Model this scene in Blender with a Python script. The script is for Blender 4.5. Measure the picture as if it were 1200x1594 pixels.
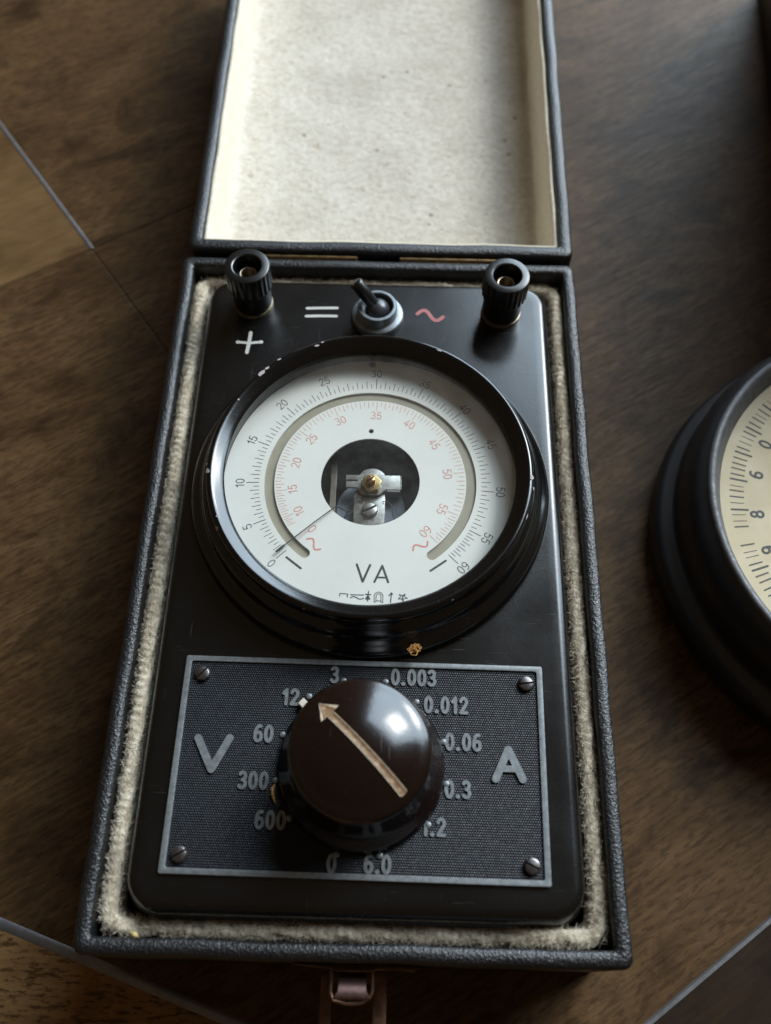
import bpy, bmesh, math, random
from mathutils import Vector, Matrix
random.seed(7)
S = bpy.context.scene
for o in list(bpy.data.objects): bpy.data.objects.remove(o)
COL = S.collection
MM = 0.001
R = math.radians

# ------------------------------------------------------------------ camera
cam_d = bpy.data.cameras.new('camera'); cam = bpy.data.objects.new('camera', cam_d); COL.objects.link(cam)
cam.location = (7.0946*MM, -109.743*MM, 236.327*MM)
cam.rotation_euler = (0.472709, -0.0040466, 0.0260468)
cam_d.sensor_fit = 'VERTICAL'; cam_d.sensor_height = 36.0; cam_d.sensor_width = 36.0*771/1024
cam_d.lens = 1441.85/1594*36.0
cam_d.clip_start = 0.01; cam_d.clip_end = 50
cam_d.dof.use_dof = True; cam_d.dof.focus_distance = 0.258; cam_d.dof.aperture_fstop = 10.5
S.camera = cam
S.cycles.max_bounces = 6; S.cycles.diffuse_bounces = 3; S.cycles.glossy_bounces = 3; S.cycles.transparent_max_bounces = 6
# ------------------------------------------------------------------ world and lamps
w = bpy.data.worlds.new('World'); S.world = w; w.use_nodes = True
bg = w.node_tree.nodes['Background']
bg.inputs[0].default_value = (0.42, 0.30, 0.19, 1); bg.inputs[1].default_value = 0.20
def area(name, az, el, dist, sx, sy, power, color, target=(0, 20, 0)):
    d = bpy.data.lights.new(name, 'AREA'); d.shape = 'RECTANGLE'; d.size = sx; d.size_y = sy
    d.energy = power; d.color = color
    o = bpy.data.objects.new(name, d); COL.objects.link(o)
    t = Vector(target)*MM
    dr = Vector((math.cos(R(el))*math.cos(R(az)), math.cos(R(el))*math.sin(R(az)), math.sin(R(el))))
    o.location = t + dr*dist
    o.rotation_euler = (-dr).to_track_quat('-Z', 'Y').to_euler()
    return o
def window(name, az, dist, zc, wd, ht, power, color):
    d = bpy.data.lights.new(name, 'AREA'); d.shape = 'RECTANGLE'; d.size = wd; d.size_y = ht; d.energy = power; d.color = color
    o = bpy.data.objects.new(name, d); COL.objects.link(o)
    o.location = (dist*math.cos(R(az)), dist*math.sin(R(az)), zc); o.rotation_euler = (R(90), 0, R(az+90)); return o
window('window_sky_light', 51, 1.80, 1.46, 2.10, 2.50, 136.0, (0.68, 0.85, 1.0))
area('window_light', 44, 38, 2.0, 0.60, 0.62, 23.0, (1.0, 0.96, 0.89))
# ------------------------------------------------------------------ exposure
S.view_settings.view_transform = 'Standard'; S.view_settings.look = 'None'
S.view_settings.exposure = 0.0; S.view_settings.gamma = 1.0; S.view_settings.use_curve_mapping = False

# ================================================================== helpers
def world(o):
    m = Matrix.Translation(o.location) @ o.rotation_euler.to_matrix().to_4x4()
    return m if o.parent is None else world(o.parent) @ o.matrix_parent_inverse @ m
def link(o, parent=None, loc=(0, 0, 0), rot=(0, 0, 0)):
    COL.objects.link(o); o.location = Vector(loc)*MM; o.rotation_euler = rot
    if parent is not None:
        o.parent = parent; o.matrix_parent_inverse = world(parent).inverted()
    return o
def tag(o, label=None, cat=None, group=None, kind=None):
    if label: o['label'] = label
    if cat: o['category'] = cat
    if group: o['group'] = group
    if kind: o['kind'] = kind
    return o
def thing(name, label, cat, loc, group=None):
    return tag(link(bpy.data.objects.new(name, None), None, loc), label, cat, group)
class MB:
    def __init__(s): s.v = []; s.f = []; s.m = []; s.mi = 0
    def add(s, vs, fs):
        b = len(s.v); s.v += [tuple(p) for p in vs]; s.f += [tuple(i+b for i in f) for f in fs]; s.m += [s.mi]*len(fs)
    def box(s, x0, x1, y0, y1, z0, z1):
        s.add([(x0,y0,z0),(x1,y0,z0),(x1,y1,z0),(x0,y1,z0),(x0,y0,z1),(x1,y0,z1),(x1,y1,z1),(x0,y1,z1)],
              [(3,2,1,0),(4,5,6,7),(0,1,5,4),(1,2,6,5),(2,3,7,6),(3,0,4,7)])
    def loops(s, L, cap0=False, cap1=False, close=True):
        n = len(L[0]); vs = [p for l in L for p in l]; fs = []
        for k in range(len(L)-1):
            for i in range(n if close else n-1):
                j = (i+1) % n
                fs.append((k*n+i, k*n+j, (k+1)*n+j, (k+1)*n+i))
        if cap0: fs.append(tuple(range(n-1, -1, -1)))
        if cap1: fs.append(tuple((len(L)-1)*n+i for i in range(n)))
        s.add(vs, fs)
    def lathe(s, prof, c=(0, 0, 0), n=64, cap0=False, cap1=False, rfun=None):
        L = []
        for k, (r, z) in enumerate(prof):
            l = []
            for i in range(n):
                a = 2*math.pi*i/n; rr = r if rfun is None else rfun(r, z, a, k)
                l.append((c[0]+rr*math.cos(a), c[1]+rr*math.sin(a), c[2]+z))
            L.append(l)
        s.loops(L, cap0, cap1)
    def tube(s, pts, rad, n=6, caps=True):
        P = [Vector(p) for p in pts]; L = []
        up = Vector((0.13, 0.27, 1)).normalized()
        for i, p in enumerate(P):
            t = (P[min(i+1, len(P)-1)]-P[max(i-1, 0)]).normalized()
            a = t.cross(up)
            if a.length < 1e-4: a = t.cross(Vector((1, 0, 0)))
            a.normalize(); b = a.cross(t)
            r = rad[i] if isinstance(rad, (list, tuple)) else rad
            L.append([p + a*r*math.cos(2*math.pi*k/n) + b*r*math.sin(2*math.pi*k/n) for k in range(n)])
        s.loops(L, caps, caps)
    def ribbon(s, pts, wd, z0, z1, frame=None):
        """a pen stroke of width wd with round ends, standing from z0 to z1"""
        P = [Vector((p[0], p[1])) for p in pts]
        closed = len(P) > 3 and (P[0]-P[-1]).length < 1e-6
        if closed: P = P[:-1]
        n = len(P); h = wd/2; A = []; B = []
        for i in range(n):
            if closed: d0 = P[i]-P[i-1]; d1 = P[(i+1) % n]-P[i]
            else: d0 = P[i]-P[max(i-1, 0)]; d1 = P[min(i+1, n-1)]-P[i]
            if d0.length < 1e-9: d0 = d1
            if d1.length < 1e-9: d1 = d0
            d0 = d0.normalized(); d1 = d1.normalized(); t = (d0+d1)
            t = t.normalized() if t.length > 1e-6 else d1
            nn = Vector((-t.y, t.x)); k = max(0.5, nn.dot(Vector((-d1.y, d1.x))))
            A.append(P[i]+nn*h/k); B.append(P[i]-nn*h/k)
        tr = frame or (lambda q: q)
        def emit(loop2d):
            k = len(loop2d); q = [tr(p) for p in loop2d]
            s.add([(p[0], p[1], z1) for p in q]+[(p[0], p[1], z0) for p in q],
                  [tuple(range(k))]+[(i, i+k, (i+1) % k+k, (i+1) % k) for i in range(k)])
        if closed:
            qa = [tr(p) for p in A]; qb = [tr(p) for p in B]
            L = [[(p[0], p[1], z0) for p in qa], [(p[0], p[1], z1) for p in qa], [(p[0], p[1], z1) for p in qb], [(p[0], p[1], z0) for p in qb]]
            s.loops(L); return
        c0 = []; c1 = []
        d = (P[1]-P[0]).normalized(); a0 = math.atan2(d.y, d.x)
        for k in range(1, 6): a = a0-math.pi/2-math.pi*k/6; c0.append(P[0]+Vector((math.cos(a), math.sin(a)))*h)
        d = (P[-1]-P[-2]).normalized(); a0 = math.atan2(d.y, d.x)
        for k in range(1, 6): a = a0-math.pi/2+math.pi*k/6; c1.append(P[-1]+Vector((math.cos(a), math.sin(a)))*h)
        qa = [tr(p) for p in A]; qb = [tr(p) for p in B]
        vs = [(p[0], p[1], z1) for p in qb]+[(p[0], p[1], z1) for p in qa]
        fs = [(i, i+1, n+i+1, n+i) for i in range(n-1)]
        s.add(vs, fs)
        q0 = [tr(p) for p in [A[0]]+c0[::-1]+[B[0]]]; q0 = q0[::-1]
        s.add([(p[0], p[1], z1) for p in q0], [tuple(range(len(q0)))[::-1]])
        q1 = [tr(p) for p in [B[-1]]+c1+[A[-1]]]
        s.add([(p[0], p[1], z1) for p in q1], [tuple(range(len(q1)))])
        if z1-z0 > 1e-6:
            out = qb + [tr(p) for p in c1] + qa[::-1] + [tr(p) for p in c0]
            k = len(out)
            s.add([(p[0], p[1], z1) for p in out]+[(p[0], p[1], z0) for p in out], [(i, i+k, (i+1) % k+k, (i+1) % k) for i in range(k)])
    def build(s, name, mats, parent=None, loc=(0, 0, 0), rot=(0, 0, 0), smooth=True, angle=35, bevel=0, fix=True):
        me = bpy.data.meshes.new(name)
        me.from_pydata([(p[0]*MM, p[1]*MM, p[2]*MM) for p in s.v], [], s.f)
        if not isinstance(mats, (list, tuple)): mats = [mats]
        for m in mats: me.materials.append(m)
        for i, p in enumerate(me.polygons): p.material_index = s.m[i]
        bm = bmesh.new(); bm.from_mesh(me)
        if fix: bmesh.ops.recalc_face_normals(bm, faces=bm.faces)
        for f in bm.faces: f.smooth = smooth
        if smooth:
            lim = R(angle)
            for e in bm.edges:
                e.smooth = not (len(e.link_faces) == 2 and e.calc_face_angle(0) > lim)
        bm.to_mesh(me); bm.free()
        o = link(bpy.data.objects.new(name, me), parent, loc, rot)
        if bevel:
            b = o.modifiers.new('bevel', 'BEVEL'); b.width = bevel*MM; b.segments = 2; b.limit_method = 'ANGLE'; b.angle_limit = R(40)
        return o
def copy_tree(o, parent, loc):
    c = o.copy(); COL.objects.link(c); c.location = Vector(loc)*MM
    c.parent = parent
    if parent is not None: c.matrix_parent_inverse = world(parent).inverted()
    for ch in [x for x in bpy.data.objects if x.parent == o]:
        d = ch.copy(); COL.objects.link(d); d.parent = c
    return c
def rrect(hx, hy, r, z, cx=0, cy=0, n=8):
    r = max(r, 0.01); out = []
    for k, (sx, sy) in enumerate(((1, 1), (-1, 1), (-1, -1), (1, -1))):
        for i in range(n+1):
            a = math.pi/2*(k+i/n)
            out.append((cx+sx*(hx-r)+r*math.cos(a), cy+sy*(hy-r)+r*math.sin(a), z))
    return out
def plate2d(name, outlines, z0, z1, mat, parent, loc=(0, 0, 0), rot=(0, 0, 0), bevel=0.0):
    """flat sheet with holes: the first outline is the edge, the others are cut out"""
    cu = bpy.data.curves.new(name, 'CURVE'); cu.dimensions = '2D'; cu.fill_mode = 'BOTH'
    cu.extrude = (z1-z0)/2*MM - bevel*MM; cu.bevel_depth = bevel*MM; cu.bevel_resolution = 2; cu.offset = -bevel*MM
    for ol in outlines:
        sp = cu.splines.new('POLY'); sp.points.add(len(ol)-1); sp.use_cyclic_u = True
        for p, q in zip(sp.points, ol): p.co = (q[0]*MM, q[1]*MM, 0, 1)
    tmp = bpy.data.objects.new(name, cu); COL.objects.link(tmp)
    dg = bpy.context.evaluated_depsgraph_get()
    me = bpy.data.meshes.new_from_object(tmp.evaluated_get(dg)); bpy.data.objects.remove(tmp)
    me.transform(Matrix.Translation((0, 0, (z0+z1)/2*MM)))
    me.materials.clear(); me.materials.append(mat)
    bm = bmesh.new(); bm.from_mesh(me); bmesh.ops.remove_doubles(bm, verts=bm.verts, dist=1e-7)
    for f in bm.faces: f.smooth = True
    for e in bm.edges: e.smooth = not (len(e.link_faces) == 2 and e.calc_face_angle(0) > R(35))
    bm.to_mesh(me); bm.free()
    me.name = name
    return link(bpy.data.objects.new(name, me), parent, loc, rot)
def circle(r, cx=0, cy=0, n=96): return [(cx+r*math.cos(2*math.pi*i/n), cy+r*math.sin(2*math.pi*i/n)) for i in range(n)]
def arc(cx, cy, rx, ry, a0, a1, n=14): return [(cx+rx*math.cos(R(a0+(a1-a0)*i/n)), cy+ry*math.sin(R(a0+(a1-a0)*i/n))) for i in range(n+1)]
# pen-stroke figures, one unit tall
G = {
 '0': (.58, [arc(.29, .5, .26, .5, 90, 450, 24)]),
 '1': (.42, [[(.06, .74), (.3, 1)], [(.3, 1), (.3, 0)]]),
 '2': (.58, [arc(.29, .73, .25, .27, 170, -35, 14)+[(.04, .0)], [(.04, 0), (.56, 0)]]),
 '3': (.58, [arc(.27, .755, .23, .245, 150, -88, 14), arc(.27, .26, .27, .26, 88, -150, 14)]),
 '4': (.58, [[(.4, 0), (.4, 1), (.03, .3)], [(.03, .3), (.56, .3)]]),
 '5': (.58, [[(.5, 1), (.12, 1)], [(.12, 1), (.08, .53)], arc(.28, .31, .26, .31, 140, -150, 14)]),
 '6': (.58, [arc(.36, .42, .33, .58, 75, 175, 10), arc(.29, .29, .26, .29, 90, 450, 20)]),
 '8': (.58, [arc(.29, .75, .22, .25, 90, 450, 18), arc(.29, .26, .27, .26, 90, 450, 20)]),
 '9': (.58, [arc(.22, .58, .33, .58, 255, 355, 10), arc(.29, .71, .26, .29, 90, 450, 20)]),
 '.': (.24, [[(.1, .03), (.12, .03)]]),
}
def text_width(t, gap): return sum(G[c][0] for c in t)+gap*(len(t)-1)
def write(mb, t, x, y, h, wd, z0, z1, ang=0.0, gap=0.14, wid=1.0):
    W = text_width(t, gap)*h*wid; cx = -W/2; ca, sa = math.cos(ang), math.sin(ang); k = 0
    for c in t:
        for st in G[c][1]:
            pts = [(cx+p[0]*h*wid, (p[1]-.5)*h) for p in st]
            mb.ribbon(pts, wd*(1.25 if c == '.' else 1), z0, z1+0.006*k,
                      lambda q: (x+q[0]*ca-q[1]*sa, y+q[0]*sa+q[1]*ca)); k += 1
        cx += (G[c][0]+gap)*h*wid

# ------------------------------------------------------------------ materials
class NT:
    def __init__(s, name):
        s.m = bpy.data.materials.new(name); s.m.use_nodes = True; s.t = s.m.node_tree; s.n = s.t.nodes
        s.b = s.n['Principled BSDF']; s.out = s.n['Material Output']
        s.tc = s.n.new('ShaderNodeTexCoord')
    def new(s, typ, **kw):
        x = s.n.new(typ)
        for k, v in kw.items(): setattr(x, k, v)
        return x
    def ln(s, a, b): s.t.links.new(a, b)
    def map(s, scale=1.0, rot=(0, 0, 0), src=None):
        m = s.new('ShaderNodeMapping')
        sc = scale if isinstance(scale, tuple) else (scale,)*3
        m.inputs['Scale'].default_value = [k*1000 for k in sc] if src is None else sc; m.inputs['Rotation'].default_value = rot
        s.ln(src or s.tc.outputs['Object'], m.inputs[0]); return m.outputs[0]
    def noise(s, vec, scale=1.0, detail=4, rough=.55, dist=0.0):
        x = s.new('ShaderNodeTexNoise'); x.inputs['Scale'].default_value = scale; x.inputs['Detail'].default_value = detail
        x.inputs['Roughness'].default_value = rough; x.inputs['Distortion'].default_value = dist
        s.ln(vec, x.inputs['Vector']); return x.outputs[0]
    def vor(s, vec, scale=1.0, feature='F1', rnd=1.0):
        x = s.new('ShaderNodeTexVoronoi', feature=feature); x.inputs['Scale'].default_value = scale; x.inputs['Randomness'].default_value = rnd
        s.ln(vec, x.inputs['Vector']); return x.outputs['Distance']
    def ramp(s, fac, stops):
        x = s.new('ShaderNodeValToRGB'); e = x.color_ramp.elements
        while len(e) < len(stops): e.new(0.5)
        for el, (p, c) in zip(e, stops):
            el.position = p; el.color = (*c, 1) if isinstance(c, tuple) else (c, c, c, 1)
        s.ln(fac, x.inputs[0]); return x.outputs[0]
    def mix(s, fac, a, b, mode='MIX'):
        x = s.new('ShaderNodeMix', data_type='RGBA', blend_type=mode)
        for i, q in ((0, fac), (6, a), (7, b)):
            if hasattr(q, 'is_output'): s.ln(q, x.inputs[i])
            elif i == 0: x.inputs[0].default_value = q
            else: x.inputs[i].default_value = (*q, 1)
        return x.outputs[2]
    def math(s, op, a, b=0.0):
        x = s.new('ShaderNodeMath', operation=op)
        for i, q in ((0, a), (1, b)):
            if hasattr(q, 'is_output'): s.ln(q, x.inputs[i])
            else: x.inputs[i].default_value = q
        return x.outputs[0]
    def bump(s, h, dist, strength=1.0, prev=None):
        x = s.new('ShaderNodeBump'); x.inputs['Distance'].default_value = dist*MM; x.inputs['Strength'].default_value = strength
        s.ln(h, x.inputs['Height'])
        if prev is not None: s.ln(prev, x.inputs['Normal'])
        s.ln(x.outputs[0], s.b.inputs['Normal']); return x.outputs[0]
    def set(s, **kw):
        for k, v in kw.items():
            i = s.b.inputs[k.replace('_', ' ')]
            if hasattr(v, 'is_output'): s.ln(v, i)
            else: i.default_value = (*v, 1) if isinstance(v, tuple) else v
        return s
def simple(name, col, rough=.5, metal=0.0, var=.25, scale=.5, bump=0.0, **kw):
    t = NT(name); v = t.map(scale); n = t.noise(v, 1, 5)
    dark = tuple(c*(1-var) for c in col); lite = tuple(min(1, c*(1+var)) for c in col)
    t.set(Base_Color=t.ramp(n, [(.3, dark), (.7, lite)]), Metallic=metal)
    t.set(Roughness=t.ramp(t.noise(v, 3.1, 4), [(.3, max(0.02, rough*.8)), (.7, min(1, rough*1.2))]))
    if bump: t.bump(t.noise(v, 4, 6), bump)
    t.set(**kw); return t.m
def m_leather():
    t = NT('black_leatherette'); v = t.map(1)
    wob = t.mix(.35, v, t.noise(v, .7, 3), 'ADD')
    e = t.vor(wob, 1.6, 'SMOOTH_F1'); e2 = t.vor(wob, 3.0)
    h = t.math('ADD', e, t.math('MULTIPLY', e2, .45)); h = t.math('ADD', h, t.math('MULTIPLY', t.noise(v, 4.5, 4), .25))
    b = t.bump(h, .21, .85)
    n = t.noise(v, .12, 5)
    wear = t.ramp(t.noise(v, .55, 8, .7), [(.66, 0.0), (.74, 1.0)])
    c = t.ramp(n, [(.3, (.004, .004, .0046)), (.75, (.009, .009, .0105))])
    t.set(Base_Color=t.mix(t.math('MULTIPLY', wear, .55), c, (.055, .05, .047)), Roughness=t.ramp(t.noise(v, .9, 4), [(.25, .30), (.75, .48)]))
    t.set(Specular_IOR_Level=.72); return t.m
def m_bakelite(name, col, rough, grain=.02, scr=True, dust=.0):
    t = NT(name); v = t.map(1)
    big = t.noise(v, .035, 5, .6); fine = t.noise(v, 2.6, 5, .65)
    r = t.math('ADD', t.math('MULTIPLY', t.ramp(big, [(.25, 0.0), (.75, 1.0)]), rough*.5), t.math('MULTIPLY', fine, rough*.5))
    r = t.math('ADD', r, rough*.45)
    if scr:
        sv = t.map((.10, 2.6, 1), (0, 0, R(32))); sn = t.ramp(t.noise(sv, 1.2, 2, .4), [(.70, 0.0), (.74, 1.0)])
        sv2 = t.map((1.9, .07, 1), (0, 0, R(-14))); sn2 = t.ramp(t.noise(sv2, 1.1, 2, .4), [(.72, 0.0), (.76, 1.0)])
        sc = t.math('MULTIPLY', t.math('MAXIMUM', sn, sn2), t.ramp(t.noise(v, .09, 2), [(.40, 0.0), (.62, .7)]))
        r = t.math('ADD', r, t.math('MULTIPLY', sc, .25))
        col2 = t.mix(sc, col, tuple(c*3.2+.012 for c in col))
    else: col2 = t.mix(big, tuple(c*.75 for c in col), tuple(c*1.3 for c in col))
    spk = t.ramp(t.noise(v, 1.6, 3, .85), [(.70, 0.0), (.73, 1.0)])
    t.set(Base_Color=t.mix(t.math('MULTIPLY', spk, .35+dust), col2, (.16, .15, .14)), Roughness=r)
    t.set(Specular_IOR_Level=.72); t.bump(t.noise(v, .9, 2, .5), grain); return t.m
def m_felt(name, a, b, fine=.5, stain=None, dirt=None):
    t = NT(name); v = t.map(1)
    n = t.noise(v, .45, 6, .65); f = t.noise(v, .95, 5, .7)
    c = t.ramp(n, [(.3, b), (.62, a)])
    if stain:
        spots = t.ramp(t.noise(v, .22, 3, .6), [(.62, 0.0), (.74, 1.0)])
        c = t.mix(t.math('MULTIPLY', spots, .55), c, stain)
        small = t.ramp(t.vor(v, .075), [(.045, 1.0), (.085, 0.0)])
        c = t.mix(t.math('MULTIPLY', small, .7), c, (.16, .085, .04))
        broad = t.ramp(t.noise(v, .035, 4, .6), [(.42, 0.0), (.72, .45)])
        c = t.mix(broad, c, tuple(.75*x for x in b))
    if dirt: c = t.mix(t.ramp(t.noise(v, .16, 5, .65), [(.45, 0.0), (.7, .7)]), c, dirt)
    t.set(Base_Color=c, Roughness=.95, Specular_IOR_Level=.1, Sheen_Weight=.25, Sheen_Roughness=.6)
    h = t.math('ADD', t.math('MULTIPLY', n, .5), f); t.bump(h, fine, 1.0); return t.m
def m_wood(name, dark, mid, lite, ang, contrast=1.0, speck=0.0, rough=.42):
    t = NT(name); rot = (0, 0, -ang)
    v0 = t.map(1, rot)
    def st(sx, sy):
        m = t.new('ShaderNodeMapping'); m.inputs['Scale'].default_value = (sx, sy, .2); t.ln(v0, m.inputs[0]); return m.outputs[0]
    g1 = t.noise(st(.018, .034), 1, 8, .72, .5); g2 = t.noise(st(.06, .8), 1, 5, .65); g3 = t.noise(st(.03, .055), 1, 5, .6, .8)
    c = t.ramp(g1, [(.28, dark), (.5, mid), (.74, lite)])
    c = t.mix(t.math('MULTIPLY', t.ramp(g3, [(.52, 0.0), (.68, 1.0)]), .7*contrast), c, tuple(x*.45 for x in dark))
    c = t.mix(t.math('MULTIPLY', t.ramp(g2, [(.35, 1.0), (.6, 0.0)]), .45*contrast), c, tuple(x*.5 for x in dark))
    if speck:
        sp = t.ramp(t.noise(st(.22, .8), 1, 4, .65), [(.50, 0.0), (.60, 1.0)]); c = t.mix(t.math('MULTIPLY', sp, speck), c, tuple(x*.4 for x in dark))
    t.set(Base_Color=c, Roughness=t.ramp(g2, [(.3, rough*1.15), (.7, rough*.85)]))
    t.set(Specular_IOR_Level=.12); t.bump(g2, .012, .5); return t.m
def m_glass():
    t = NT('window_glass'); t.n.remove(t.b)
    tr = t.new('ShaderNodeBsdfTransparent'); tr.inputs[0].default_value = (.97, .985, .98, 1)
    gl = t.new('ShaderNodeBsdfGlossy'); gl.inputs['Roughness'].default_value = .03; gl.inputs[0].default_value = (1, 1, 1, 1)
    lw = t.new('ShaderNodeLayerWeight'); lw.inputs[0].default_value = .5
    fr = t.math('ADD', t.math('MULTIPLY', t.math('POWER', lw.outputs['Facing'], 5.0), .9), .05)
    mx = t.new('ShaderNodeMixShader'); t.ln(fr, mx.inputs[0]); t.ln(tr.outputs[0], mx.inputs[1]); t.ln(gl.outputs[0], mx.inputs[2])
    df = t.new('ShaderNodeBsdfDiffuse'); df.inputs[0].default_value = (.8, .79, .76, 1)
    v = t.map(1)
    d = t.ramp(t.noise(v, 2.2, 3, .8), [(.67, 0.0), (.73, .5)]); film = t.ramp(t.noise(v, .06, 6, .7), [(.35, .01), (.75, .06)])
    m2 = t.new('ShaderNodeMixShader'); t.ln(t.math('MAXIMUM', d, film), m2.inputs[0]); t.ln(mx.outputs[0], m2.inputs[1]); t.ln(df.outputs[0], m2.inputs[2])
    t.ln(m2.outputs[0], t.out.inputs[0]); return t.m
def m_dial():
    t = NT('dial_paint'); v = t.map(1)
    c = t.ramp(t.noise(v, .05, 4), [(.3, (.71, .695, .64)), (.7, (.77, .755, .70))])
    sp = t.ramp(t.noise(v, .9, 3, .8), [(.725, 0.0), (.75, 1.0)])
    t.set(Base_Color=t.mix(t.math('MULTIPLY', sp, .6), c, (.25, .23, .2)), Roughness=.55); t.bump(t.noise(v, 5, 3), .01); return t.m

LEATHER = m_leather()
PANEL = m_bakelite('black_bakelite', (.0034, .0032, .0031), .25, .010)
BEZEL = m_bakelite('black_enamel', (.0022, .0022, .0024), .19, .006, dust=.1)
KNOBM = m_bakelite('brown_black_bakelite', (.0075, .0028, .002), .20, .014, scr=True, dust=.1)
POSTM = m_bakelite('black_moulded_plastic', (.004, .004, .0042), .36, .02)
FELT = m_felt('wool_felt', (.74, .655, .51), (.50, .42, .295), .75, None, (.27, .22, .15))
LIDFELT = m_felt('lid_felt', (.69, .64, .56), (.54, .475, .38), .5, (.34, .235, .13))
WALLFELT = m_felt('lid_wall_cloth', (.74, .67, .54), (.60, .50, .36), .25)
GREYM = simple('worn_grey_metal', (.20, .215, .22), .48, .35, .25, .8, .02)
PLATEF = simple('dark_plate_field', (.0065, .008, .0115), .42, .1, .35, .4, .0, Specular_IOR_Level=.3)
ZINC = simple('blue_grey_zinc', (.21, .235, .255), .42, .55, .2, .6, .02)
STEEL = simple('dull_steel', (.42, .41, .38), .35, .9, .25, .5, .01)
SCREWM = simple('dark_screw_steel', (.17, .155, .15), .34, .9, .35, .8, .02)
BRASS = simple('aged_brass', (.42, .30, .14), .32, .95, .3, .6, .01)
DULLB = simple('tarnished_brass', (.20, .13, .06), .45, .85, .4, .5, .02)
COLLAR = simple('dull_collar_metal', (.34, .28, .2), .4, .9, .35, .6, .01)
COPPER = simple('tarnished_copper', (.15, .085, .055), .38, .9, .45, .25, .02)
PINKM = simple('pinkish_plated_steel', (.23, .145, .13), .45, .75, .25, 1.2, .05)
WIRE = simple('dark_wire', (.035, .033, .03), .5, .3)
BLUEM = simple('grey_blue_drum', (.20, .23, .27), .5, .3, .2, .4)
CAVITY = simple('dark_interior', (.012, .011, .009), .5, 0, .3, .3)
DIAL = m_dial()
KHAKI = simple('khaki_strip', (.31, .275, .20), .5, 0, .08, .2)
INK = simple('black_ink', (.03, .033, .034), .6, 0, .3, 2)
REDINK = simple('faded_red_ink', (.66, .25, .20), .6, 0, .2, 2)
WHITEP = simple('white_paint', (.52, .51, .47), .6, 0, .12, 1.5, .03)
REDP = simple('pink_red_paint', (.42, .14, .135), .6, 0, .12, 1.5, .03)
CREAMP = None
def m_arrow():
    t = NT('cream_paint_grime'); v = t.map(1)
    c = t.ramp(t.noise(v, .55, 5, .65), [(.35, (.17, .085, .035)), (.55, (.30, .18, .09)), (.72, (.52, .38, .25))])
    t.set(Base_Color=c, Roughness=.6); t.bump(t.noise(v, 2, 4), .08); return t.m
CREAMP = m_arrow()
CREAML = simple('cream_paint_edge', (.60, .47, .34), .6, 0, .3, .8, .05)
CHIPM = simple('chipped_primer', (.42, .36, .36), .6, 0, .25, 1.5, .04)
GLASS = m_glass()
STRAW = simple('dry_straw', (.55, .28, .07), .6, 0, .4, 1.5)
HUSK = simple('seed_husk', (.50, .36, .14), .5, 0, .3, 1.5)
CREAMDIAL = simple('cream_dial', (.55, .465, .30), .6, 0, .08, .04)
RINGM = simple('grey_ring_metal', (.12, .12, .125), .55, .3, .25, .4)
BLACKPAINT = m_bakelite('black_paint_blue_sheen', (.008, .0085, .011), .42, .03, scr=False)
GANG = math.atan2(55, 85)
WOOD1 = m_wood('dark_walnut', (.046, .0225, .009), (.100, .054, .0225), (.158, .092, .041), GANG, rough=.5, speck=.45)
WOOD2 = m_wood('warm_walnut', (.085, .045, .018), (.15, .085, .036), (.20, .12, .055), GANG, .7)
WOOD3 = m_wood('speckled_oak', (.14, .070, .027), (.27, .145, .056), (.36, .205, .088), GANG-.6, .6, .8)
WOOD4 = m_wood('dark_brown_wood', (.018, .010, .006), (.035, .020, .011), (.055, .033, .018), GANG)
STRIPM = simple('grey_joint_strip', (.20, .195, .20), .35, .55, .15, .2)

# ================================================================== the setting: table surface
ZT = -44.0
table = tag(MB(), kind=None) if False else None
mb = MB(); mb.box(-520, 520, -420, 900, ZT-14, ZT-1.2)
table = tag(mb.build('table_top', CAVITY), kind='structure')
def clip(poly, p, d, off, side):
    n = Vector((-d[1], d[0])).normalized()*side; out = []
    f = lambda q: (Vector(q)-Vector(p)).dot(n)-off
    for i in range(len(poly)):
        a, b = poly[i], poly[(i+1) % len(poly)]; fa, fb = f(a), f(b)
        if fa >= 0: out.append(a)
        if fa*fb < 0:
            k = fa/(fa-fb); out.append((a[0]+(b[0]-a[0])*k, a[1]+(b[1]-a[1])*k))
    return out
LA = ((-114.4, 146.8), (82.2, -110.2)); LB = ((-116, 148.4), (80.5, 51.7)); LC = ((-30.7, -119.8), (68.1, -22.7)); LD = ((78.3, -116.9), (36.6, 26.2))
def on(l, x): return (x, l[0][1]+(x-l[0][0])*l[1][1]/l[1][0])
X0 = (-115.3, 148.0)   # where the joints meet
def board(p, mat):
    m = MB(); m.loops([[(x, y, ZT-1.1) for x, y in p], [(x, y, ZT) for x, y in p]], False, True)
    return m.build('board', mat, table, smooth=False, bevel=.55)
def cross(l, k):
    (x1, y1), (dx, dy) = l; (x2, y2), (ex, ey) = k; t = ((x2-x1)*ey-(y2-y1)*ex)/(dx*ey-dy*ex); return (x1+dx*t, y1+dy*t)
KCD = cross(LC, LD); BC = cross(LB, LC); KB = on(LB, 0)[1]
LA0 = on(LA, -510); LB0 = on(LB, -510); LC0 = on(LC, -510); LD1 = on(LD, 510)
board([X0, (0, KB+.2), (0, 890), (-510, 890), (-510, LA0[1])], WOOD1)
board([X0, on(LA, -30), (0, on(LA, -30)[1]), (0, KB)], WOOD1)
board([X0, (-510, LA0[1]-.5), (-510, LB0[1]+.3)], WOOD2)
board([X0, BC, KCD, (510, LD1[1]), (510, 890), (.1, 890), (.1, on(LA, -30)[1]-.1), (-30, on(LA, -30)[1]-.1)], WOOD1)
board([(BC[0], BC[1]-.3), (-510, LB0[1]-.3), (-510, -410), (KCD[0], -410), (KCD[0], KCD[1]-.5)], WOOD3)
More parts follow.
